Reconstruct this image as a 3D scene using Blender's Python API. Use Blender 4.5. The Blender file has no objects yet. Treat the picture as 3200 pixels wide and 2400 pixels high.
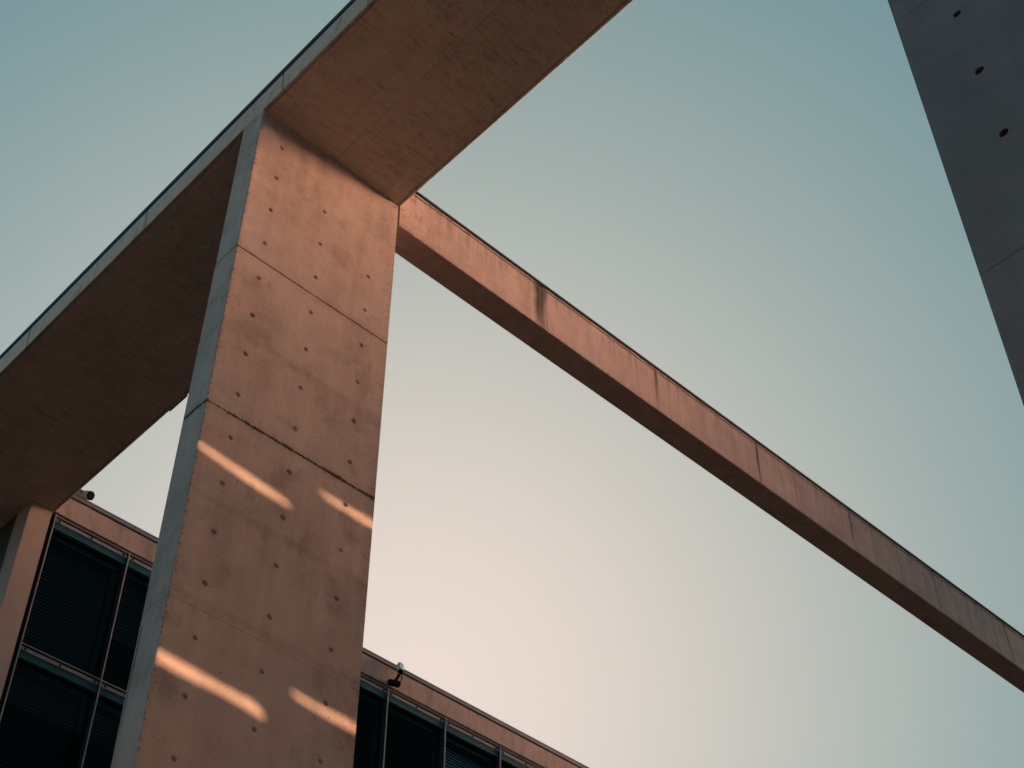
import bpy, bmesh, math, random
from mathutils import Vector, Matrix
random.seed(7)
S = bpy.context.scene
COL = S.collection
EYE = 1.6                       # camera height above the ground
R = math.radians

# ------------------------------------------------------------------ helpers
def sock(n, name, val):
    if name in n.inputs: n.inputs[name].default_value = val

class NT:
    """small wrapper for building node trees"""
    def __init__(s, tree): s.t = tree
    def new(s, typ, **kw):
        n = s.t.nodes.new(typ)
        for k, v in kw.items(): setattr(n, k, v)
        return n
    def put(s, inp, v):
        if v is None: return
        if isinstance(v, bpy.types.NodeSocket): s.t.links.new(v, inp)
        elif hasattr(inp, 'default_value'):
            try: inp.default_value = v
            except Exception: inp.default_value = tuple(v) + (1.0,)
    def math(s, op, a, b=None, c=None, clamp=False):
        n = s.new('ShaderNodeMath', operation=op, use_clamp=clamp)
        s.put(n.inputs[0], a)
        if b is not None: s.put(n.inputs[1], b)
        if c is not None: s.put(n.inputs[2], c)
        return n.outputs[0]
    def mul(s, a, b): return s.math('MULTIPLY', a, b)
    def add(s, a, b): return s.math('ADD', a, b)
    def sub(s, a, b): return s.math('SUBTRACT', a, b)
    def step(s, x, a, b):
        """smooth ramp of x: 0 at a, 1 at b"""
        n = s.new('ShaderNodeMapRange', interpolation_type='SMOOTHSTEP', clamp=True)
        s.put(n.inputs['Value'], x)
        if a < b:
            vals = (a, b, 0.0, 1.0)
        else:
            vals = (b, a, 1.0, 0.0)
        for k, v in zip(('From Min', 'From Max', 'To Min', 'To Max'), vals): n.inputs[k].default_value = v
        return n.outputs['Result']
    def pos(s): return s.new('ShaderNodeNewGeometry').outputs['Position']
    def normal(s): return s.new('ShaderNodeNewGeometry').outputs['True Normal']
    def xyz(s, v):
        n = s.new('ShaderNodeSeparateXYZ'); s.put(n.inputs[0], v); return n.outputs
    def scaled(s, v, sc, off=(0, 0, 0)):
        n = s.new('ShaderNodeMapping'); s.put(n.inputs['Vector'], v)
        n.inputs['Scale'].default_value = sc; n.inputs['Location'].default_value = off
        return n.outputs[0]
    def noise(s, v, scale, detail=5, rough=.55, dist=0.0):
        n = s.new('ShaderNodeTexNoise'); s.put(n.inputs['Vector'], v)
        n.inputs['Scale'].default_value = scale; n.inputs['Detail'].default_value = detail
        n.inputs['Roughness'].default_value = rough; n.inputs['Distortion'].default_value = dist
        return n.outputs['Fac']
    def mix(s, fac, a, b, blend='MIX'):
        n = s.new('ShaderNodeMix', data_type='RGBA', blend_type=blend)
        s.put(n.inputs[0], fac); s.put(n.inputs[6], a if isinstance(a, bpy.types.NodeSocket) else tuple(a) + (1,))
        s.put(n.inputs[7], b if isinstance(b, bpy.types.NodeSocket) else tuple(b) + (1,))
        return n.outputs[2]
    def scale_col(s, col, f):
        n = s.new('ShaderNodeVectorMath', operation='SCALE'); s.put(n.inputs[0], col)
        s.put(n.inputs['Scale'], f); return n.outputs[0]

def new_mat(name):
    m = bpy.data.materials.new(name); m.use_nodes = True
    t = NT(m.node_tree); b = m.node_tree.nodes['Principled BSDF']
    return m, t, b

def metal_mat(name, col, rough=.5, metallic=0.0, spec=.3, var=.12):
    m, t, b = new_mat(name)
    n = t.noise(t.pos(), 3.0, 6); n2 = t.noise(t.scaled(t.pos(), (9, 9, 1.2)), 2.0, 4)
    f = t.add(1 - var, t.mul(t.add(n, n2), var))
    t.put(b.inputs['Base Color'], t.scale_col(tuple(col), f))
    b.inputs['Roughness'].default_value = rough; b.inputs['Metallic'].default_value = metallic
    sock(b, 'Specular IOR Level', spec)
    return m

def concrete(name, base, large=.22, mid=.14, fine=.10, streak=.10, bug=1.0, seed=0.0, extra=None, soffit=False, tone=None):
    m, t, b = new_mat(name)
    p0 = t.pos(); p = t.scaled(p0, (1, 1, 1), (seed, seed * 1.7, seed * .3))
    n1 = t.noise(p, .55, 5, .6, .4); n2 = t.noise(p, 3.2, 7, .62); n3 = t.noise(p, 42, 5, .65)
    n4 = t.noise(t.scaled(p, (3.2, 3.2, .22)), 1.6, 5, .6)
    f = t.add(1.0, t.mul(t.sub(n1, .5), 2 * large))
    f = t.add(f, t.mul(t.sub(n2, .5), 2 * mid)); f = t.add(f, t.mul(t.sub(n3, .5), 2 * fine))
    f = t.add(f, t.mul(t.sub(n4, .5), 2 * streak))
    if soffit:                                   # formwork stains run across the slab
        s1 = t.noise(t.scaled(p, (2.0, 11, 1)), 1.7, 7, .75, .4)
        s2 = t.noise(t.scaled(p, (5.5, 26, 1)), 1.5, 5, .65, .3)
        s3 = t.noise(p, .8, 3, .5)
        f = t.sub(f, t.mul(t.mul(t.step(s1, .47, .70), t.add(.4, s3)), .36))
        f = t.sub(f, t.mul(t.mul(t.step(s2, .52, .70), t.step(s3, .36, .60)), .34))
        s4 = t.noise(t.scaled(p, (16, .35, 1)), 1.0, 4, .6)          # faint board lines along the strip
        f = t.add(f, t.mul(t.sub(s4, .5), .22))
    # warm / cool drift of the cement
    h = t.noise(t.scaled(p, (1, 1, 1), (9, 3, 5)), 1.1, 4, .55)
    tint = t.mix(h, (base[0] * 1.05, base[1] * .97, base[2] * .94), (base[0] * .95, base[1] * 1.02, base[2] * 1.06))
    col = t.scale_col(tint, f)
    vor = t.new('ShaderNodeTexVoronoi', feature='F1'); t.put(vor.inputs['Vector'], p); vor.inputs['Scale'].default_value = 11
    rnd = t.xyz(vor.outputs['Color'])[0]
    size = t.mul(t.step(rnd, .72, 1.0), .17)
    bugm = t.mul(t.math('LESS_THAN', vor.outputs['Distance'], size), bug)
    col = t.mix(t.mul(bugm, .55), col, (.06, .05, .045))
    if extra: col = extra(t, col, p0)
    t.put(b.inputs['Base Color'], col)
    b.inputs['Roughness'].default_value = .88; sock(b, 'Specular IOR Level', .18)
    bp = t.new('ShaderNodeBump'); bp.inputs['Strength'].default_value = .35; bp.inputs['Distance'].default_value = .012
    hgt = t.sub(t.add(t.mul(n3, .5), t.mul(n2, .6)), t.mul(bugm, .5))
    t.put(bp.inputs['Height'], hgt); t.put(b.inputs['Normal'], bp.outputs[0])
    return m

def thing(name, label, cat, loc=(0, 0, 0), group=None, kind=None):
    o = bpy.data.objects.new(name, None); o.empty_display_size = .3; COL.objects.link(o)
    o.location = loc; o['label'] = label; o['category'] = cat
    if group: o['group'] = group
    if kind: o['kind'] = kind
    return o

def origin(o):
    v = Vector((0, 0, 0))
    while o is not None:
        v = v + Vector(o.location); o = o.parent
    return v

def obj(name, bm, mat, parent=None, smooth=False, label=None):
    """link a bmesh built in world coordinates as one mesh under its parent"""
    off = origin(parent)
    if off.length: bmesh.ops.translate(bm, vec=-off, verts=bm.verts)
    bmesh.ops.recalc_face_normals(bm, faces=bm.faces)
    me = bpy.data.meshes.new(name); bm.to_mesh(me); bm.free()
    for mm in (mat if isinstance(mat, (list, tuple)) else [mat]): me.materials.append(mm)
    if smooth:
        for p in me.polygons: p.use_smooth = True
    o = bpy.data.objects.new(name, me); COL.objects.link(o)
    if parent is not None: o.parent = parent
    if label: o['label'] = label
    return o

def box(bm, x0, x1, y0, y1, z0, z1, bevel=0.0, mi=0):
    v = [bm.verts.new((x, y, z)) for x in (x0, x1) for y in (y0, y1) for z in (z0, z1)]
    fs = [bm.faces.new([v[i] for i in q]) for q in ((0, 1, 3, 2), (4, 6, 7, 5), (0, 4, 5, 1), (2, 3, 7, 6), (0, 2, 6, 4), (1, 5, 7, 3))]
    for f in fs: f.material_index = mi
    if bevel:
        es = {e for f in fs for e in f.edges}
        bmesh.ops.bevel(bm, geom=list(es), offset=bevel, segments=2, affect='EDGES', clamp_overlap=True)
    return v

def tube(bm, pts, r, n=10, cap=True):
    """round bar along a list of points"""
    pts = [Vector(p) for p in pts]; rings = []
    rr = r if isinstance(r, (list, tuple)) else [r] * len(pts)
    for i, p in enumerate(pts):
        d = (pts[min(i + 1, len(pts) - 1)] - pts[max(i - 1, 0)]).normalized()
        a = d.orthogonal().normalized() if abs(d.z) > .95 else d.cross(Vector((0, 0, 1))).normalized()
        b = d.cross(a)
        rings.append([bm.verts.new(p + (a * math.cos(k * 2 * math.pi / n) + b * math.sin(k * 2 * math.pi / n)) * rr[i]) for k in range(n)])
    for i in range(len(rings) - 1):
        for k in range(n):
            bm.faces.new([rings[i][k], rings[i][(k + 1) % n], rings[i + 1][(k + 1) % n], rings[i + 1][k]])
    if cap:
        bm.faces.new(list(reversed(rings[0]))); bm.faces.new(rings[-1])

def extrude_profile(bm, prof, axis, a, b):
    """closed profile swept along x or y; prof = (u, z) pairs"""
    def P(u, z, s): return (s, u, z) if axis == 'x' else (u, s, z)
    A = [bm.verts.new(P(u, z, a)) for u, z in prof]; B = [bm.verts.new(P(u, z, b)) for u, z in prof]
    n = len(prof)
    for i in range(n):
        bm.faces.new([A[i], A[(i + 1) % n], B[(i + 1) % n], B[i]])
    bm.faces.new(A); bm.faces.new(list(reversed(B)))

def pierced(bm, P, u0, u1, v0, v1, holes, rad, depth, seg=16, plug_all=False):
    """flat panel face with round recessed tie holes; P(u, v, d) gives the point d deep behind the face"""
    us = sorted({h[0] for h in holes}); vs = sorted({h[1] for h in holes})
    ub = [u0] + [(a + b) / 2 for a, b in zip(us, us[1:])] + [u1]
    vb = [v0] + [(a + b) / 2 for a, b in zip(vs, vs[1:])] + [v1]
    have = {(round(a, 4), round(b, 4)) for a, b in holes}
    if not holes:
        bm.faces.new([bm.verts.new(P(u, v, 0)) for u, v in ((u0, v0), (u1, v0), (u1, v1), (u0, v1))]); return
    for i, u in enumerate(us):
        for j, v in enumerate(vs):
            a0, a1, b0, b1 = ub[i], ub[i + 1], vb[j], vb[j + 1]
            if (round(u, 4), round(v, 4)) not in have:
                bm.faces.new([bm.verts.new(P(*q, 0)) for q in ((a0, b0), (a1, b0), (a1, b1), (a0, b1))]); continue
            angs = [2 * math.pi * k / seg for k in range(seg)] + [math.atan2(y - v, x - u) % (2 * math.pi) for x in (a0, a1) for y in (b0, b1)]
            angs = sorted(set(round(a, 6) for a in angs))
            outer, inner, mid, bot = [], [], [], []
            jr = rad * random.uniform(.88, 1.06)
            for a in angs:
                c, s = math.cos(a), math.sin(a)
                tx = ((a1 - u) / c if c > 1e-6 else (a0 - u) / c if c < -1e-6 else 1e9)
                ty = ((b1 - v) / s if s > 1e-6 else (b0 - v) / s if s < -1e-6 else 1e9)
                k = min(tx, ty)
                outer.append(bm.verts.new(P(u + c * k, v + s * k, 0)))
                q = jr * (1 + random.uniform(-.04, .04))
                inner.append(bm.verts.new(P(u + c * q * 1.12, v + s * q * 1.12, 0)))
                mid.append(bm.verts.new(P(u + c * q, v + s * q, .006)))
                bot.append(bm.verts.new(P(u + c * q * .86, v + s * q * .86, depth)))
            n = len(angs)
            for A, B in ((outer, inner), (inner, mid), (mid, bot)):
                for k in range(n):
                    fc = bm.faces.new([A[k], A[(k + 1) % n], B[(k + 1) % n], B[k]])
                    if plug_all and A is mid: fc.material_index = 1
            bm.faces.new(bot).material_index = 1

# ------------------------------------------------------------------ main dimensions (metres above the ground)
def Z(h): return h + EYE
SOF = Z(19.274)                       # underside of the roof slab
XL, XR = 6.40, 9.03                   # column faces
Y0, Y1 = 12.0, 12.49
JOINTS = [Z(16.11), Z(13.19), Z(10.27), Z(7.35), Z(4.43), Z(1.51)]
FAINT = {Z(10.27), Z(4.43)}             # lifts cast tight against each other

# ------------------------------------------------------------------ materials
CONC = (.48, .40, .368)

def col_extra(t, col, p):
    x, y, z = t.xyz(p)
    wob = t.add(t.mul(t.noise(p, 34, 5, .7), .55), t.mul(t.noise(p, 3.1, 4, .6), .5))
    # moss and dirt creeping out of the joints, thickest along the second one
    for zj, w, amt in ((JOINTS[0], .013, .75), (JOINTS[1], .040, .92), (JOINTS[2], .004, .22)):
        d = t.math('ABSOLUTE', t.sub(z, zj))
        wid = t.mul(t.step(wob, .44, .66), w)
        m = t.math('LESS_THAN', d, t.add(wid, .006))
        col = t.mix(t.mul(m, amt), col, (.055, .052, .035))
        halo = t.mul(t.step(d, .16, .0), t.mul(t.step(wob, .35, .7), .35 * amt))
        col = t.mix(halo, col, (.17, .13, .105))
    # soft horizontal shade marks of the formwork lifts
    for zj in (JOINTS[2] + .12, JOINTS[0] - 1.5, JOINTS[1] - 1.38):
        d = t.math('ABSOLUTE', t.sub(t.add(z, t.mul(wob, .05)), zj))
        col = t.mix(t.mul(t.step(d, .10, .0), .16), col, (.15, .12, .10))
    # pale vertical seam down the middle
    d = t.math('ABSOLUTE', t.sub(x, t.add(7.72, t.mul(t.noise(p, .8, 2), .02))))
    col = t.mix(t.mul(t.mul(t.step(d, .045, .0), .22), t.step(z, JOINTS[0], JOINTS[0] - .6)), col, (.52, .43, .37))
    # dirt at the top under the slab and along the right hand edge
    dn = t.step(t.noise(p, 6, 7, .7), .48, .68)
    col = t.mix(t.mul(t.mul(t.step(z, SOF - .30, SOF), dn), .22), col, (.14, .10, .06))
    col = t.mix(t.mul(t.mul(t.step(x, XR - .42, XR), t.step(t.noise(p, 10, 8, .7), .54, .64)), .45), col, (.15, .10, .08))
    # worn arrises: dirt and small chips along both edges of the broad face
    ny = t.xyz(t.normal())[1]
    ed = t.add(t.step(x, XL + .07, XL + .004), t.step(x, XR - .05, XR - .004))
    chip = t.step(t.noise(p, 17, 7, .75), .50, .60)
    col = t.mix(t.mul(t.mul(t.mul(ed, chip), t.math('LESS_THAN', ny, -.7)), .75), col, (.07, .055, .048))
    pit = t.step(t.noise(p, 26, 4, .6), .66, .72)
    col = t.mix(t.mul(pit, .55), col, (.11, .085, .07))
    # soft darker patches where the formwork leaked
    pat = t.mul(t.step(t.noise(p, 1.7, 6, .68), .50, .70), .40)
    col = t.mix(pat, col, (.20, .155, .14))
    # rust run on the narrow face, below an old fixing
    nx = t.xyz(t.normal())[0]
    face = t.math('LESS_THAN', nx, -.7)
    d = t.math('ABSOLUTE', t.sub(y, t.add(12.435, t.mul(t.sub(z, Z(10)), -.006))))
    fade = t.mul(t.math('LESS_THAN', z, Z(10.07)), t.step(z, Z(8.2), Z(9.6)))
    run = t.mul(t.mul(t.step(d, .016, .006), fade), face)
    col = t.mix(t.mul(run, .92), col, (.05, .018, .014))
    back = t.mul(t.mul(t.step(y, 12.43, 12.45), t.mul(t.math('LESS_THAN', z, Z(10.0)), t.step(z, Z(7.6), Z(9.4)))), face)
    col = t.mix(t.mul(back, .45), col, (.36, .22, .18))
    # scuffs on the narrow face near the joints
    sc = t.step(t.noise(t.scaled(p, (1, 9, 3), (0, 4, 2)), 3.2, 6, .7), .60, .68)
    near = t.step(t.math('ABSOLUTE', t.sub(z, JOINTS[1] + .9)), .9, .1)
    near2 = t.step(t.math('ABSOLUTE', t.sub(z, JOINTS[0] - .4)), .6, .1)
    col = t.mix(t.mul(t.mul(t.mul(sc, t.add(near, near2)), face), .45), col, (.13, .13, .13))
    return col

def beam_extra(t, col, p):
    x, y, z = t.xyz(p)
    ny = t.xyz(t.normal())[1]
    face = t.math('LESS_THAN', ny, -.7)
    top, bot = Z(19.80), Z(18.81)
    wob = t.mul(t.sub(t.noise(t.scaled(p, (2, 2, 2)), 1.3, 4, .6), .5), .16)
    gr = t.noise(t.scaled(p, (16, 1, 1.1)), 1.0, 5, .6)
    for xc, w, amt, ln in ((12.10, .19, 1.0, 1.05), (14.94, .055, .75, .80), (17.67, .065, .80, 1.0), (20.43, .060, .70, .9), (23.15, .055, .60, .8), (25.70, .05, .65, .8), (28.4, .06, .6, .8), (31.1, .06, .6, .8)):
        d = t.math('ABSOLUTE', t.add(t.sub(x, xc), wob))
        m = t.step(d, w, w * .15)
        m = t.mul(m, t.step(z, top - ln * 1.5, top - .25 * ln)); m = t.mul(m, t.add(.45, gr))
        col = t.mix(t.mul(t.mul(m, face), amt), col, (.035, .030, .026))
    # dirt under the coping, washed downwards
    g2 = t.noise(t.scaled(p, (6, 1, .5)), 1.6, 6, .65)
    m = t.mul(t.step(z, top - .75, top), t.step(g2, .44, .70))
    col = t.mix(t.mul(t.mul(m, face), .42), col, (.13, .095, .075))
    edge = t.mul(t.step(z, bot + .06, bot + .005), t.step(t.noise(p, 14, 6, .7), .40, .60))
    col = t.mix(t.mul(t.mul(edge, face), .55), col, (.09, .065, .05))
    # stain patch near the left end
    d = t.step(x, 10.3, 9.3)
    m = t.mul(d, t.step(t.noise(p, 5, 7, .7), .48, .62))
    col = t.mix(t.mul(t.mul(m, face), .35), col, (.14, .09, .065))
    return col

def slab_extra(t, col, p):
    x, y, z = t.xyz(p)
    nz = t.xyz(t.normal())[2]
    under = t.math('LESS_THAN', nz, -.7)
    # board joint down the middle and cross joints
    d = t.math('ABSOLUTE', t.sub(x, t.add(7.725, t.mul(t.sub(t.noise(p, .7, 2), .5), .03))))
    brk = t.step(t.noise(p, 1.3, 3), .40, .52)
    col = t.mix(t.mul(t.mul(t.mul(t.step(d, .012, .003), brk), under), .5), col, (.55, .42, .34))
    d2 = t.math('ABSOLUTE', t.sub(x, 7.745))
    col = t.mix(t.mul(t.mul(t.step(d2, .012, .003), under), .30), col, (.08, .06, .05))
    for yj in (9.02, 6.1, 14.9, 17.8):
        d = t.math('ABSOLUTE', t.sub(y, yj))
        col = t.mix(t.mul(t.mul(t.mul(t.step(d, .012, .003), under), t.step(t.noise(p, 1.1, 3), .5, .6)), .3), col, (.09, .07, .055))
    # side faces painted lighter for the brighter light there, with dark run marks
    side_lit = t.math('GREATER_THAN', t.math('ABSOLUTE', t.xyz(t.normal())[0]), .7)
    col = t.mix(t.mul(side_lit, .8), col, t.scale_col((.60, .475, .415), t.add(.8, t.mul(t.noise(p, 4, 7, .65), .4))))
    side = t.math('GREATER_THAN', t.math('ABSOLUTE', t.xyz(t.normal())[0]), .7)
    g = t.noise(t.scaled(p, (1, 4.5, 1.3), (0, 2, 0)), 1.6, 7, .72, .8)
    col = t.mix(t.mul(t.mul(t.step(g, .50, .70), side), .6), col, (.16, .14, .13))
    for yj in (11.55, 15.1, 18.6, 9.6):
        d = t.math('ABSOLUTE', t.sub(y, t.add(yj, t.mul(t.sub(z, SOF), .12))))
        col = t.mix(t.mul(t.mul(t.step(d, .035, .008), side), .65), col, (.09, .085, .08))
    return col

def par_extra(t, col, p):
    x, y, z = t.xyz(p)
    g = t.noise(t.scaled(p, (2.6, 1, .7)), 1.5, 7, .7)
    col = t.mix(t.mul(t.step(g, .46, .68), .55), col, (.15, .115, .095))
    return col

M_COL = concrete('column_concrete', CONC, .28, .24, .26, .24, .7, 0.0, col_extra)
M_BEAM = concrete('beam_concrete', (.445, .355, .33), .20, .26, .28, .30, .5, 5.3, beam_extra)
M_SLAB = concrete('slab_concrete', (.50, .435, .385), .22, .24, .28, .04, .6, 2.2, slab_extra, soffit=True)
M_PIER = concrete('pier_concrete', (.36, .30, .275), .16, .16, .18, .12, .6, 8.1)
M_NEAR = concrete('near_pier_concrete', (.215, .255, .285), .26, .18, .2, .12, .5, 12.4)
M_PAR = concrete('parapet_concrete', (.27, .215, .198), .18, .26, .22, .22, .5, 3.7, par_extra)
M_BLOCKER = concrete('blocker_concrete', (.42, .36, .32), .16, .14, .10, .14, .5, 21.0)
M_CAPD = metal_mat('dark_coping_metal', (.012, .017, .022), .6, 0, .2)
M_CAPG = metal_mat('grey_coping_metal', (.13, .135, .15), .6, 0, .15)
M_ALU = metal_mat('aluminium', (.30, .31, .31), .6, 0, .15)
M_RAIL = metal_mat('rail_metal', (.16, .175, .19), .6, 0, .15)
M_FIN = metal_mat('dark_frame_metal', (.030, .036, .046), .7, 0, .1)
M_HEAD = metal_mat('teal_head_metal', (.010, .058, .078), .7, 0, .1)
M_HEADL = metal_mat('teal_lip_metal', (.02, .09, .11), .7, 0, .1)
M_BOX = metal_mat('blind_box_metal', (.030, .032, .030), .6, 0, .2)
M_SLAT = metal_mat('slat_metal', (.30, .44, .48), .5, .1, .3)
M_DARKGND = metal_mat('dark_ground', (.030, .032, .034), .9, 0, .2)
M_PLUG = metal_mat('tie_hole_plug', (.06, .058, .056), .9, 0, 0)
M_SLATD = metal_mat('dark_slat_metal', (.035, .06, .07), .7, 0, .1)
M_DARK = metal_mat('dark_plain', (.045, .052, .055), .6, .1, .2)
M_BLACK = metal_mat('black_plastic', (.012, .016, .018), .8, 0, 0)
M_ROOM = metal_mat('room_lining', (.008, .011, .012), .9, 0, .1)
M_CAM = metal_mat('camera_housing_paint', (.36, .40, .39), .45, 0, .4)
M_CAMP = metal_mat('weathered_housing_paint', (.30, .25, .24), .5, 0, .3)

def glass_mat(name, tint, gloss):
    m, t, b = new_mat(name)
    out = m.node_tree.nodes['Material Output']
    tr = t.new('ShaderNodeBsdfTransparent'); tr.inputs[0].default_value = tint + (1,)
    gl = t.new('ShaderNodeBsdfGlossy'); gl.inputs['Roughness'].default_value = .02; gl.inputs[0].default_value = (.55, .75, .85, 1)
    mx = t.new('ShaderNodeMixShader'); mx.inputs[0].default_value = gloss
    fr = t.new('ShaderNodeLayerWeight'); fr.inputs['Blend'].default_value = .12
    t.put(mx.inputs[0], t.math('MULTIPLY_ADD', fr.outputs['Facing'], gloss, gloss))
    t.put(mx.inputs[1], tr.outputs[0]); t.put(mx.inputs[2], gl.outputs[0])
    m.node_tree.nodes.remove(b); t.put(out.inputs['Surface'], mx.outputs[0])
    return m
M_GLASS = glass_mat('window_glass', (.50, .66, .70), .002)

# ------------------------------------------------------------------ ground
gm, gt, gb = new_mat('paving')
pp = gt.pos(); bk = gt.new('ShaderNodeTexBrick'); gt.put(bk.inputs['Vector'], pp)
bk.inputs['Scale'].default_value = 1.0; bk.inputs['Brick Width'].default_value = 1.2; bk.inputs['Row Height'].default_value = .6
bk.inputs['Mortar Size'].default_value = .008
bk.inputs['Color1'].default_value = (.66, .53, .43, 1); bk.inputs['Color2'].default_value = (.62, .50, .40, 1); bk.inputs['Mortar'].default_value = (.12, .10, .08, 1)
gt.put(gb.inputs['Base Color'], gt.scale_col(bk.outputs['Color'], gt.add(.8, gt.mul(gt.noise(pp, .7, 6), .4))))
gb.inputs['Roughness'].default_value = .85
bm = bmesh.new(); box(bm, -1500, 1500, -1500, 1500, -.5, 0)
g = obj('ground', bm, gm); g['kind'] = 'structure'

# ------------------------------------------------------------------ the broad column
col = thing('concrete_column', 'tall broad pinkish concrete column with three rows of tie holes and sunlit stripes', 'column', ((XL + XR) / 2, (Y0 + Y1) / 2, 0), kind='thing')
def slab_panels(bm, x0, x1, y0, y1, top, joints, gap):
    """concrete lifts as blocks with open joints round a slightly smaller core"""
    zs = [top] + joints + [0]
    for a, b in zip(zs, zs[1:]):
        gb = gap if b not in FAINT else .0015
        ga = gap if a not in FAINT else .0015
        yield b + (gb if b > 0 else 0), a - (ga if a != top else 0)
bm = bmesh.new()
hx = (6.810, 7.690, 8.573)
hz = [Z(18.68 - .7315 * k) for k in range(25)]
e = .012                                    # chamfered arris
for k, (za, zb) in enumerate(slab_panels(bm, XL, XR, Y0, Y1, SOF - .009, JOINTS, .007)):
    g0 = .0
    hs = [(x, z) for x in hx for z in hz if za < z < zb and not (x == hx[1] and abs(z - hz[0]) < .01) and not (x == hx[2] and z > hz[2] + .1)]
    x0, x1, y0, y1 = XL, XR, Y0, Y1
    pierced(bm, lambda u, v, d: (u, y0 + d, v), x0 + e, x1 - e, za + .004, zb - .004, hs, .034, .065)
    ring = lambda z, i: [(x0 + e, y0 + i), (x0 + i, y0 + e), (x0 + i, y1 - e), (x0 + e, y1 - i), (x1 - e, y1 - i), (x1 - i, y1 - e), (x1 - i, y0 + e), (x1 - e, y0 + i)]
    fa = [any(abs(q - j) < .01 for j in FAINT) for q in (za, zb)]
    levels = [(za, .0008 if fa[0] else .005), (za + .004, 0), (zb - .004, 0), (zb, .0008 if fa[1] else .005)]
    rows = [[bm.verts.new((x, y, z)) for x, y in ring(z, i)] for z, i in levels]
    for li in range(3):
        for q in range(8):
            if li == 1 and q == 7: continue            # the pierced front face
            bm.faces.new([rows[li][q], rows[li][(q + 1) % 8], rows[li + 1][(q + 1) % 8], rows[li + 1][q]])
    bm.faces.new(rows[0]); bm.faces.new(list(reversed(rows[3])))
box(bm, XL + .055, XR - .055, Y0 + .055, Y1 - .055, .01, SOF - .01)
for zj in JOINTS:                                     # joint filler, set back from the face
    box(bm, XL + .016, XR - .016, Y0 + .016, Y1 - .016, zj - .0075, zj + .0075)
obj('shaft', bm, [M_COL, M_PLUG], col)

# ------------------------------------------------------------------ the roof slab strip
SX0, SX1, SY0, SY1 = 6.40, 9.045, -2.98, 34.0
slab = thing('roof_slab', 'long flat concrete roof strip with stained brown underside crossing over the column', 'roof slab', (7.72, 12, SOF), kind='thing')
FT = Z(19.775)
def gr(x, d=.035, w=.014): return [(x - w, SOF), (x - w, SOF + d), (x + w, SOF + d), (x + w, SOF)]
prof = [(SX0 + .006, SOF)] + gr(6.447) + gr(8.983) + [(SX1 - .006, SOF), (SX1, SOF + .006), (SX1, FT), (SX0, FT), (SX0, SOF + .006)]
bm = bmesh.new(); extrude_profile(bm, prof, 'y', SY0, SY1)
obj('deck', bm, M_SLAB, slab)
bm = bmesh.new()
for a, b in ((SX0 - .015, SX0 + .35), (SX1 - .35, SX1 + .012)):
    extrude_profile(bm, [(a, FT + .012), (b, FT + .012), (b, FT + .115), (a, FT + .125)], 'y', SY0, 21.90)
box(bm, SX0 + .36, SX1 - .36, SY0, 21.9, FT + .001, FT + .05)
box(bm, SX0 + .01, SX0 + .3, SY0, 21.9, FT + .001, FT + .012); box(bm, SX1 - .3, SX1 - .01, SY0, 21.9, FT + .001, FT + .012)
obj('coping', bm, M_CAPD, slab, label='dark metal coping along the top edges')
bm = bmesh.new(); extrude_profile(bm, [(SX1 + .001, SOF - .010), (SX1 + .018, SOF - .010), (SX1 + .018, SOF + .10), (SX1 + .001, SOF + .14)], 'y', 17.7, 18.22)
obj('edge_plate', bm, M_CAPD, slab)

# ------------------------------------------------------------------ the slender beam to the right
BX0, BX1, BB, BT = 9.053, 46.0, Z(18.81), Z(19.795)
beam = thing('concrete_beam', 'long slender concrete beam with dark water streaks running right from the column top', 'beam', (9.053, 12.22, BB), kind='thing')
bm = bmesh.new()
cuts = [BX0, 12.26, 15.51, 18.73, 21.95, 25.2, 28.4, 31.6, 34.8, 38, 42, BX1]
for k, (a, b) in enumerate(zip(cuts, cuts[1:])):
    a += .004 if k else 0; b -= .004
    extrude_profile(bm, [(12.006, BB), (12.444, BB), (12.45, BB + .006), (12.45, BT), (12.0, BT), (12.0, BB + .006)], 'x', a, b)
box(bm, BX0 + .03, BX1 - .03, 12.02, 12.43, BB + .02, BT - .02)
obj('girder', bm, M_BEAM, beam)
bm = bmesh.new(); box(bm, BX0, BX1, 12.012, 12.438, BT + .001, BT + .016)
extrude_profile(bm, [(11.99, BT + .016), (12.46, BT + .016), (12.46, BT + .062), (11.99, BT + .062)], 'x', BX0, BX1)
obj('coping_course', bm, M_BEAM, beam)
bm = bmesh.new(); extrude_profile(bm, [(11.972, BT + .063), (12.478, BT + .063), (12.478, BT + .112), (11.972, BT + .118)], 'x', BX0, BX1)
obj('coping', bm, M_CAPD, beam, label='dark metal coping along the top edge')

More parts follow.
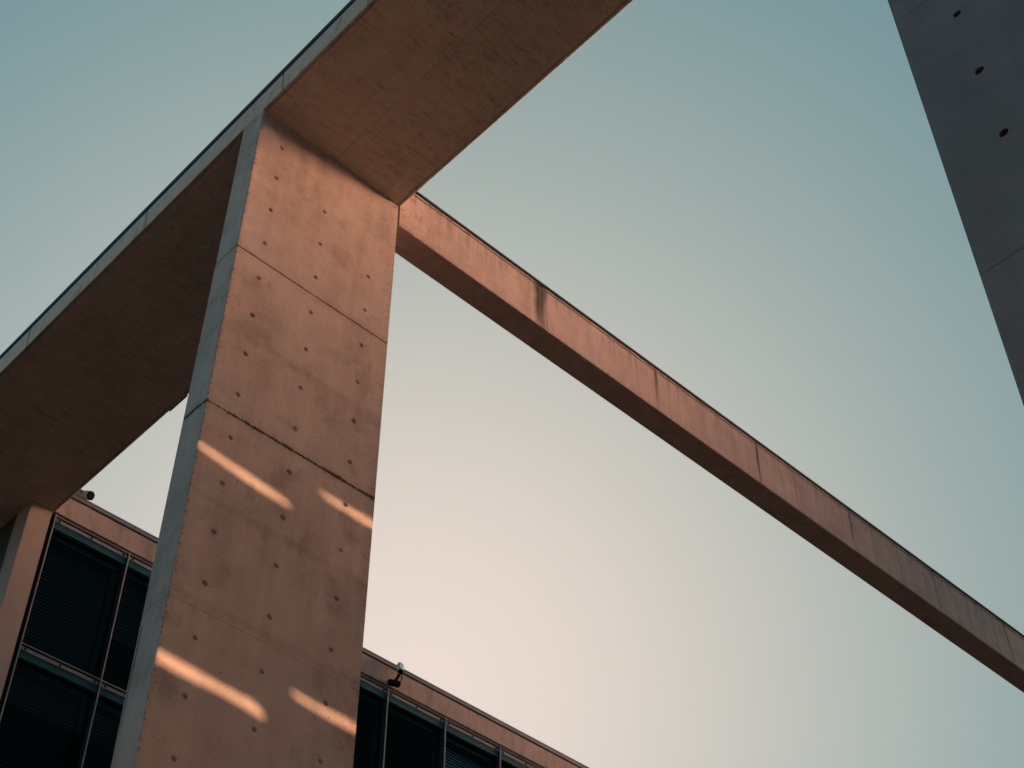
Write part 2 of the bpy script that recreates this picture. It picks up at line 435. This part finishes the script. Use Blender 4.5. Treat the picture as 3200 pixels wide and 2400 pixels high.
# ------------------------------------------------------------------ the near pier at the right
near = thing('concrete_pier', 'dark blue grey concrete pier looming close at the right edge with three tie holes', 'pier', (6.64, 1.2, 0), kind='thing')
PX0, PX1, PY0, PY1 = 6.402, 6.90, -.10, 2.52
bm = bmesh.new()
hy = (2.06, 1.18, .30)
hzp = [9.87 - 0.735 * k for k in range(-14, 14)]
for za, zb in slab_panels(bm, PX0, PX1, PY0, PY1, SOF - .002, JOINTS, .003):
    hs = [(y, Z(h)) for y in hy for h in hzp if za + .06 < Z(h) < zb - .06]
    hs = [h for h in hs if not (h[0] == hy[0] and (h[1] > Z(10.1) or h[1] < Z(8.3)))]
    for h in list(hs): pass
    pierced(bm, lambda u, v, d: (PX0 + d, u, v), PY0 + e, PY1 - e, za + .003, zb - .003, hs, .033, .065, plug_all=True)
    ring = lambda i: [(PX0 + i, PY1 - e), (PX0 + e, PY1 - i), (PX1 - e, PY1 - i), (PX1 - i, PY1 - e), (PX1 - i, PY0 + e), (PX1 - e, PY0 + i), (PX0 + e, PY0 + i), (PX0 + i, PY0 + e)]
    levels = [(za, .0015), (za + .003, 0), (zb - .003, 0), (zb, .0015)]
    rows = [[bm.verts.new((x, y, z)) for x, y in ring(i)] for z, i in levels]
    for li in range(3):
        for q in range(8):
            if li == 1 and q == 7: continue
            bm.faces.new([rows[li][q], rows[li][(q + 1) % 8], rows[li + 1][(q + 1) % 8], rows[li + 1][q]])
    bm.faces.new(rows[0]); bm.faces.new(list(reversed(rows[3])))
box(bm, PX0 + .055, PX1 - .055, PY0 + .055, PY1 - .055, .01, SOF - .01)
for zj in JOINTS: box(bm, PX0 + .010, PX1 - .010, PY0 + .010, PY1 - .010, zj - .0035, zj + .0035)
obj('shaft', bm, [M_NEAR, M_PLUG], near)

# ------------------------------------------------------------------ the office building behind
YF = 21.945
bld = thing('office_building', 'office building behind the column with dark glass bays under a concrete parapet', 'building', (20, 26, 0), kind='thing')
BAY, WX0, NB = 1.637, 9.085, 11
WT, FH, NF = Z(19.235), 2.92, 3
XEND = WX0 + NB * BAY
bm = bmesh.new(); box(bm, 8.55, 9.0, YF, 22.45, 0, SOF - .002, .01)
obj('corner_pier', bm, M_PIER, bld, label='pinkish concrete corner pier')
bm = bmesh.new(); box(bm, 8.56, 8.9, 22.452, 40, 0, SOF - .002)
obj('side_wall', bm, M_DARK, bld, label='dark side wall')  # side wall coloured plain dark
bm = bmesh.new(); box(bm, 9.062, XEND + 12, YF, 22.4, Z(19.283), Z(19.762), .006)
obj('parapet', bm, M_PAR, bld)
bm = bmesh.new(); box(bm, 9.062, XEND + 12, YF + .02, 22.38, Z(19.763), Z(19.782))
obj('shadow_gap', bm, M_BLACK, bld)
bm = bmesh.new(); box(bm, 9.062, XEND + 12, YF - .025, 22.43, Z(19.783), Z(19.866), .004)
box(bm, 9.062, XEND + 12, YF - .031, 22.436, Z(19.868), Z(19.886))
obj('parapet_coping', bm, M_CAPG, bld, label='grey metal coping on the parapet')
bm = bmesh.new(); box(bm, 9.1, XEND + 12, 22.45, 40, Z(19.3), Z(19.6))
obj('roof', bm, M_DARK, bld)
bm = bmesh.new()
box(bm, 9.002, XEND + 12, 22.10, 22.38, Z(19.236), Z(19.281))            # lintel gap under the parapet
box(bm, 9.002, 9.06, 22.12, 22.40, 0, Z(19.235))                          # reveal beside the pier
box(bm, 9.1, XEND, 23.4, 23.5, 0, Z(19.23)); box(bm, 9.1, 9.2, 22.45, 23.39, 0, Z(19.23))
box(bm, XEND + .05, XEND + 12, 22.05, 22.4, 0, Z(19.234))
obj('inner_lining', bm, M_ROOM, bld)
bm = bmesh.new()
zlow = WT - NF * FH
box(bm, 9.062, XEND, 22.11, 22.36, 0, zlow - .03)
obj('lower_glazing', bm, M_DARK, bld)

def make_window(x0, zt):
    x1 = x0 + BAY
    bm = bmesh.new()
    box(bm, x0 - .020, x0 + .020, YF + .012, 22.12, zt - FH, zt, 0)                # fin
    w = obj('window', bm, M_FIN, bld)
    bm = bmesh.new(); box(bm, x0 - .008, x0 + .008, YF - .012, YF + .010, zt - FH + .001, zt - .001)
    box(bm, x0 + .013, x1 - .013, YF + .0, YF + .02, zt - .024, zt - .012)
    obj('frame', bm, M_ALU, w)
    bm = bmesh.new(); box(bm, x0 + .022, x1 - .022, YF + .03, YF + .045, zt - .130, zt - .058)
    obj('rail', bm, M_RAIL, w)
    for xb in (x0 + .11, (x0 + x1) / 2, x1 - .11):
        bm = bmesh.new(); tube(bm, [(xb, YF + .012, zt - .094), (xb, YF + .029, zt - .094)], .021, 10)
        obj('bolt', bm, M_BLACK, w)
    bm = bmesh.new(); box(bm, x0 + .022, x1 - .022, YF + .05, YF + .12, zt - .252, zt - .05)
    obj('head_panel', bm, M_HEAD, w)
    bm = bmesh.new(); box(bm, x0 + .022, x1 - .022, YF + .044, YF + .125, zt - .272, zt - .2535)
    obj('head_lip', bm, M_HEADL, w)
    bm = bmesh.new(); box(bm, x0 + .022, x1 - .022, 22.10, 22.14, zt - .42, zt - .30); box(bm, x1 - .16, x1 - .022, 22.13, 22.17, zt - FH, zt - .43)
    obj('blind_box', bm, M_BOX, w)
    bm = bmesh.new(); box(bm, x0 + .0205, x1 - .0205, 22.080, 22.092, zt - FH + .01, zt - .275)
    obj('pane', bm, M_GLASS, w)
    return w

def blind(w, x0, zt, n, top, tilt, mlight, pitch=.073):
    bm = bmesh.new(); x1 = x0 + BAY
    for k in range(n):
        z = zt - top - k * pitch; d = .036
        dy, dz = d * math.cos(tilt), d * math.sin(tilt)
        A = [(22.26 - dy, z - dz), (22.26 + dy, z + dz), (22.26 + dy, z + dz + .003), (22.26 - dy, z - dz + .003)]
        extrude_profile(bm, A, 'x', x0 + .05, x1 - .17)
    obj('blind', bm, M_SLAT if mlight else M_SLATD, w)

def kids(o): return [c for c in COL.objects if c.parent == o]
proto = make_window(WX0, WT)
rb = random.Random(4)
# how far each blind is let down: (top row of bays), others are chosen at random
drop = {(0, 0): 33, (1, 0): 18, (5, 0): 0, (4, 0): 0, (6, 0): 33, (7, 0): 0, (8, 0): 33, (0, 1): 33, (1, 1): 33}
for f in range(NF):
    for b in range(NB):
        x0, zt = WX0 + b * BAY, WT - f * FH
        if b == 0 and f == 0: w = proto
        else:
            w = proto.copy(); COL.objects.link(w); w.parent = bld
            w.location = Vector((b * BAY, 0, -f * FH))
            for c in kids(proto):
                if c.name.startswith('blind') and not c.name.startswith('blind_box'): continue
                d = c.copy(); COL.objects.link(d); d.parent = w
        n = drop.get((b, f), rb.choice((0, 33, 33, 20)))
        w['n_slats'] = n
    # blinds are added afterwards so that the copies above stay plain
wins = [o for o in COL.objects if o.name.startswith('window') and o.parent == bld]
for w in wins:
    n = w['n_slats']; del w['n_slats']
    x0 = WX0 + w.location.x; zt = WT + w.location.z
    if n: blind(w, x0, zt, n, .50, R(63), round(w.location.x / BAY) in (6, 8))

# ------------------------------------------------------------------ security cameras
def cctv_hanging():
    c = thing('security_camera', 'pale security camera on dark drum mount below the parapet coping, cable looped beside it', 'security camera', (17.34, 21.9, Z(19.4)), kind='thing')
    hx0, hz0 = 17.36, Z(19.56)
    a, b = Vector((17.43, 21.80, Z(19.825))), Vector((17.315, 21.63, Z(19.515)))
    d = (b - a).normalized(); u = Vector((1, 0, 0)); u = (u - d * u.dot(d)).normalized(); v = d.cross(u)
    def shell(bm, p, q, ru, rv):
        n = 14; rings = []
        for P in (p, q):
            rings.append([bm.verts.new(P + u * (ru * max(-1, min(1, 1.25 * math.cos(k * 2 * math.pi / n)))) + v * (rv * max(-1, min(1, 1.25 * math.sin(k * 2 * math.pi / n))))) for k in range(n)])
        for k in range(n): bm.faces.new([rings[0][k], rings[0][(k + 1) % n], rings[1][(k + 1) % n], rings[1][k]])
        bm.faces.new(rings[0]); bm.faces.new(list(reversed(rings[1])))
    bm = bmesh.new(); shell(bm, a, b, .064, .060); obj('housing', bm, M_CAM, c)
    bm = bmesh.new(); shell(bm, b + d * .001, b + d * .022, .052, .050); obj('lens', bm, M_BLACK, c)
    bm = bmesh.new(); tube(bm, [(17.39, 21.73, Z(19.56)), (17.36, 21.80, Z(19.44)), (17.34, 21.84, Z(19.36))], [.030, .034, .045], 12); obj('neck', bm, M_BLACK, c)
    bm = bmesh.new(); tube(bm, [(17.20, 21.86, Z(19.315)), (17.215, 21.86, Z(19.317)), (17.44, 21.83, Z(19.352)), (17.455, 21.83, Z(19.354))], [.055, .070, .078, .066], 16)
    obj('drum_mount', bm, M_BLACK, c, label='dark drum shaped mount')
    bm = bmesh.new()
    tube(bm, [(17.44 + .07 * math.sin(s * math.pi) , 21.80 + .02 * s, Z(19.75 - .40 * s)) for s in [i / 12 for i in range(13)]], .010, 8)
    obj('cable', bm, M_BLACK, c)
cctv_hanging()
def cctv_top():
    c = thing('security_camera', 'weathered round security camera on top of the parapet coping beside the roof strip', 'security camera', (9.45, 21.95, Z(19.886)), kind='thing')
    b = Vector((9.61, 21.86, Z(19.975))); a = b - Vector((.30, -.78, -.42)).normalized() * .36
    d = (b - a).normalized()
    bm = bmesh.new(); tube(bm, [a, a + d * .02, b - d * .16, b - d * .15, b], [.06, .075, .08, .09, .092], 20); obj('housing', bm, M_CAMP, c)
    bm = bmesh.new(); tube(bm, [b + d * .001, b + d * .02, b + d * .03], [.09, .09, .07], 20); obj('lens', bm, M_BLACK, c)
    bm = bmesh.new(); tube(bm, [(9.40, 22.0, Z(19.887)), (9.40, 22.0, Z(19.945))], .04, 12); box(bm, 9.33, 9.47, 21.93, 22.07, Z(19.8865), Z(19.90), .004); obj('foot', bm, M_CAMP, c)
    bm = bmesh.new(); box(bm, 9.20, 9.33, 22.04, 22.2, Z(20.085), Z(20.15), .01); box(bm, 9.42, 9.54, 21.93, 22.02, Z(20.055), Z(20.085), .008); obj('bracket', bm, M_CAMP, c)
cctv_top()

# ------------------------------------------------------------------ light
SUN_EL, SUN_AZ = R(10.0), R(15.0)           # sun stands behind the viewer, a little to the right
sdir = Vector((math.sin(SUN_AZ) * math.cos(SUN_EL), -math.cos(SUN_AZ) * math.cos(SUN_EL), math.sin(SUN_EL)))   # towards the sun

# unseen wall added behind the viewer to shade the court; its slots shape the stripes
WY0, WY1 = -3.4, -3.0
scr = thing('slot_blocker', 'tall unseen slotted wall added to shade the court and let sun stripes through', 'wall', (10, -3.2, 0), kind='thing')
def to_wall(x, z):
    k = (Y0 - (WY0 + WY1) / 2) / -sdir.y
    return x + sdir.x * k, z + sdir.z * k
slots = []
for (xa, za), (xb, zb), th in (((5.9, 12.50), (7.83, 12.34), .20), ((8.10, 12.80), (9.6, 12.755), .185), ((5.9, 9.52), (7.84, 9.38), .215), ((8.03, 9.82), (9.6, 9.765), .185)):
    slots.append((to_wall(xa, Z(za)), to_wall(xb, Z(zb)), th))
ZT = 34.0
ZB = 3.2                                    # gap under the added wall lets sun onto the paving
bm = bmesh.new()
# the wall is laid up as courses round the slots; slot edges follow their slight slope
def quadbox(bm, p0, p1, p2, p3):
    A = [bm.verts.new((x, WY0, z)) for x, z in (p0, p1, p2, p3)]; B = [bm.verts.new((x, WY1, z)) for x, z in (p0, p1, p2, p3)]
    for i in range(4): bm.faces.new([A[i], A[(i + 1) % 4], B[(i + 1) % 4], B[i]])
    bm.faces.new(A); bm.faces.new(list(reversed(B)))
XA, XB = -45.0, 30.8
bands = []
lo, hi = sorted(slots[2:4] , key=lambda s: s[0][0]), sorted(slots[0:2], key=lambda s: s[0][0])
zcut = (to_wall(0, Z(11.2))[1])
for grp, z0, z1 in ((lo, ZB, zcut), (hi, zcut, ZT)):
    (a0, a1, ta), (b0, b1, tb) = grp
    quadbox(bm, (XA, z0), (a0[0], z0), (a0[0], z1), (XA, z1))
    for (p, q, th) in grp:
        n = 14; L = q[0] - p[0]; pts = []
        rs = random.Random(int(p[0] * 100) + int(z0))
        ph = rs.uniform(0, 6)
        for k in range(n + 1):
            f = k / n; x = p[0] + L * f; zc = p[1] + (q[1] - p[1]) * f + .020 * math.sin(ph + 4 * f)
            h = th * .39 * (1 + .12 * math.sin(ph + 9 * f) + .10 * f)
            end = min(1, min(f, 1 - f) * L / .14 + .30)
            pts.append((x, zc - h * end, zc + h * end))
        for (xa, la, ha), (xb, lb, hb) in zip(pts, pts[1:]):
            quadbox(bm, (xa, z0), (xb, z0), (xb, lb), (xa, la))
            quadbox(bm, (xa, ha), (xb, hb), (xb, z1), (xa, z1))
    quadbox(bm, (a1[0], z0), (b0[0], z0), (b0[0], z1), (a1[0], z1))
    quadbox(bm, (b1[0], z0), (XB, z0), (XB, z1), (b1[0], z1))
for px in [XA + .5 + 8.4 * k for k in range(10)]:
    if px < XB - .6: box(bm, px, px + .55, WY0 + .02, WY1 - .02, 0, ZB - .001)
obj('slot_blocker_body', bm, M_BLOCKER, scr)

bm = bmesh.new(); box(bm, -400, 400, 8.5, 400, .004, .008); box(bm, 15, 400, -400, 8.499, .004, .008); rd = obj('dark_ground_sheet', bm, M_DARKGND); rd['kind'] = 'structure'  # unseen dark sheet added to cut light bouncing off the ground
lw = thing('left_blocker', 'dark unseen block added on the left to cut sky light', 'building', (-18, 15, 0), kind='thing')  # added block, keeps low sky light off the left-facing concrete
bm = bmesh.new(); box(bm, -28, -13, -2.5, 45, 0, 16, .02); obj('blocker_body', bm, M_DARK, lw)
for k in range(5):
    bm = bmesh.new(); box(bm, -12.998, -12.94, -1.5, 44, 1.0 + 3 * k, 2.9 + 3 * k); obj('window_band', bm, M_FIN, lw)
# two unseen blocks added on the right to shade column, beam and facade
wing = thing('right_blocker', 'low unseen block added on the right to shade the lower column', 'building', (45, 15, 0), kind='thing')
bm = bmesh.new(); box(bm, 38, 52, -20, 60, 0, 23.9, .02); obj('blocker_body', bm, M_BLOCKER, wing)
for k in range(7):
    bm = bmesh.new(); box(bm, 37.95, 37.998, 15, 58, 1.0 + 3 * k, 2.8 + 3 * k); obj('window_band', bm, M_FIN, wing)
bm = bmesh.new(); box(bm, 37.95, 52.05, -20.05, 60.05, 23.902, 24.05); obj('blocker_edge', bm, M_CAPD, wing)
tow = thing('tall_blocker', 'tall unseen block added on the right to shade the beam and facade', 'tower', (35, 6, 0), kind='thing')
bm = bmesh.new(); box(bm, 36, 37.9, 1.5, 14, 0, 30, .02); obj('tall_blocker_body', bm, M_BLOCKER, tow)
for k in range(8):  # window-like strips dressing the added block
    bm = bmesh.new(); box(bm, 35.95, 35.998, 7.2, 8.2, 3 + 3.3 * k, 4.6 + 3.3 * k); obj('window', bm, M_FIN, tow)
bm = bmesh.new(); box(bm, 35.95, 37.93, 1.45, 14.05, 30.002, 30.15); obj('blocker_edge', bm, M_CAPD, tow)

sun = bpy.data.lights.new('sun', 'SUN'); sun.energy = 5.0; sun.angle = R(.6); sun.color = (1.0, .525, .285)
so = bpy.data.objects.new('sun', sun); COL.objects.link(so); so.location = (12, -30, 40)
so.rotation_euler = (-sdir).to_track_quat('-Z', 'Y').to_euler()

w = bpy.data.worlds.new('World'); S.world = w; w.use_nodes = True
t = NT(w.node_tree); bg = w.node_tree.nodes['Background']
sky = t.new('ShaderNodeTexSky', sky_type='NISHITA', sun_disc=False)
sky.sun_elevation = SUN_EL; sky.sun_rotation = math.atan2(sdir.x, sdir.y)
sky.air_density = 1.0; sky.dust_density = 1.5; sky.ozone_density = 1.5
dvec = t.new('ShaderNodeTexCoord').outputs['Generated']
BG = .07
#LOBES-BEGIN
LOBES = [  # direction, sharpness, colour : sky glows, the last an added warm fill from behind
    ((0, 0, 1), 0.0, (0.0922, 0.1711, 0.1776)),
    ((0.5262, 0.6680, 0.5262), 8.0, (0.9171, 0.6888, 0.5516)),
    ((0.5353, 0.7292, 0.4263), 4.0, (-0.6406, -0.5360, -0.5053)),
    ((0.5270, 0.6321, 0.5680), 60.0, (0.1074, 0.0394, 0.0456)),
    ((0.9200, -0.3720, 0.1220), 50.0, (108.0000, 53.5000, 30.5000)),
]
NIS = 1.0
#LOBES-END
tot = t.scale_col(sky.outputs[0], NIS)
for d, k, c in LOBES:
    d = Vector(d).normalized()
    n = t.new('ShaderNodeVectorMath', operation='DOT_PRODUCT'); t.put(n.inputs[0], dvec); n.inputs[1].default_value = d
    nn = t.new('ShaderNodeVectorMath', operation='NORMALIZE'); t.put(nn.inputs[0], dvec); t.put(n.inputs[0], nn.outputs[0])
    f = t.math('EXPONENT', t.mul(t.sub(n.outputs['Value'], 1.0), k))
    cc = t.new('ShaderNodeCombineXYZ')
    for i in range(3): cc.inputs[i].default_value = c[i] / BG
    a = t.new('ShaderNodeVectorMath', operation='ADD'); t.put(a.inputs[0], tot); t.put(a.inputs[1], t.scale_col(cc.outputs[0], f))
    tot = a.outputs[0]
t.put(bg.inputs['Color'], tot); bg.inputs['Strength'].default_value = BG

# ------------------------------------------------------------------ camera
cam = bpy.data.cameras.new('camera'); cam.sensor_width = 36; cam.lens = 4858.5 / 3200 * 36; cam.clip_end = 5000; cam.clip_start = .05
co = bpy.data.objects.new('camera', cam); COL.objects.link(co); co.location = (0, 0, EYE)
yaw, pitch, roll = -7.61820213e-01, 7.98089036e-01, -2.62760791e-03
fwd = Vector((-math.sin(yaw) * math.cos(pitch), math.cos(yaw) * math.cos(pitch), math.sin(pitch)))
rt = Vector((math.cos(yaw), math.sin(yaw), 0)); up = rt.cross(fwd)
r2 = math.cos(roll) * rt + math.sin(roll) * up; u2 = -math.sin(roll) * rt + math.cos(roll) * up
co.matrix_world = Matrix(((r2.x, u2.x, -fwd.x, 0), (r2.y, u2.y, -fwd.y, 0), (r2.z, u2.z, -fwd.z, EYE), (0, 0, 0, 1)))
S.camera = co
S.view_settings.view_transform = 'Standard'; S.view_settings.look = 'None'; S.view_settings.exposure = 0.6; S.view_settings.gamma = 1.0
S.render.engine = 'CYCLES'
S.cycles.max_bounces = 8; S.cycles.diffuse_bounces = 5; S.cycles.transparent_max_bounces = 12
S.cycles.use_denoising = True
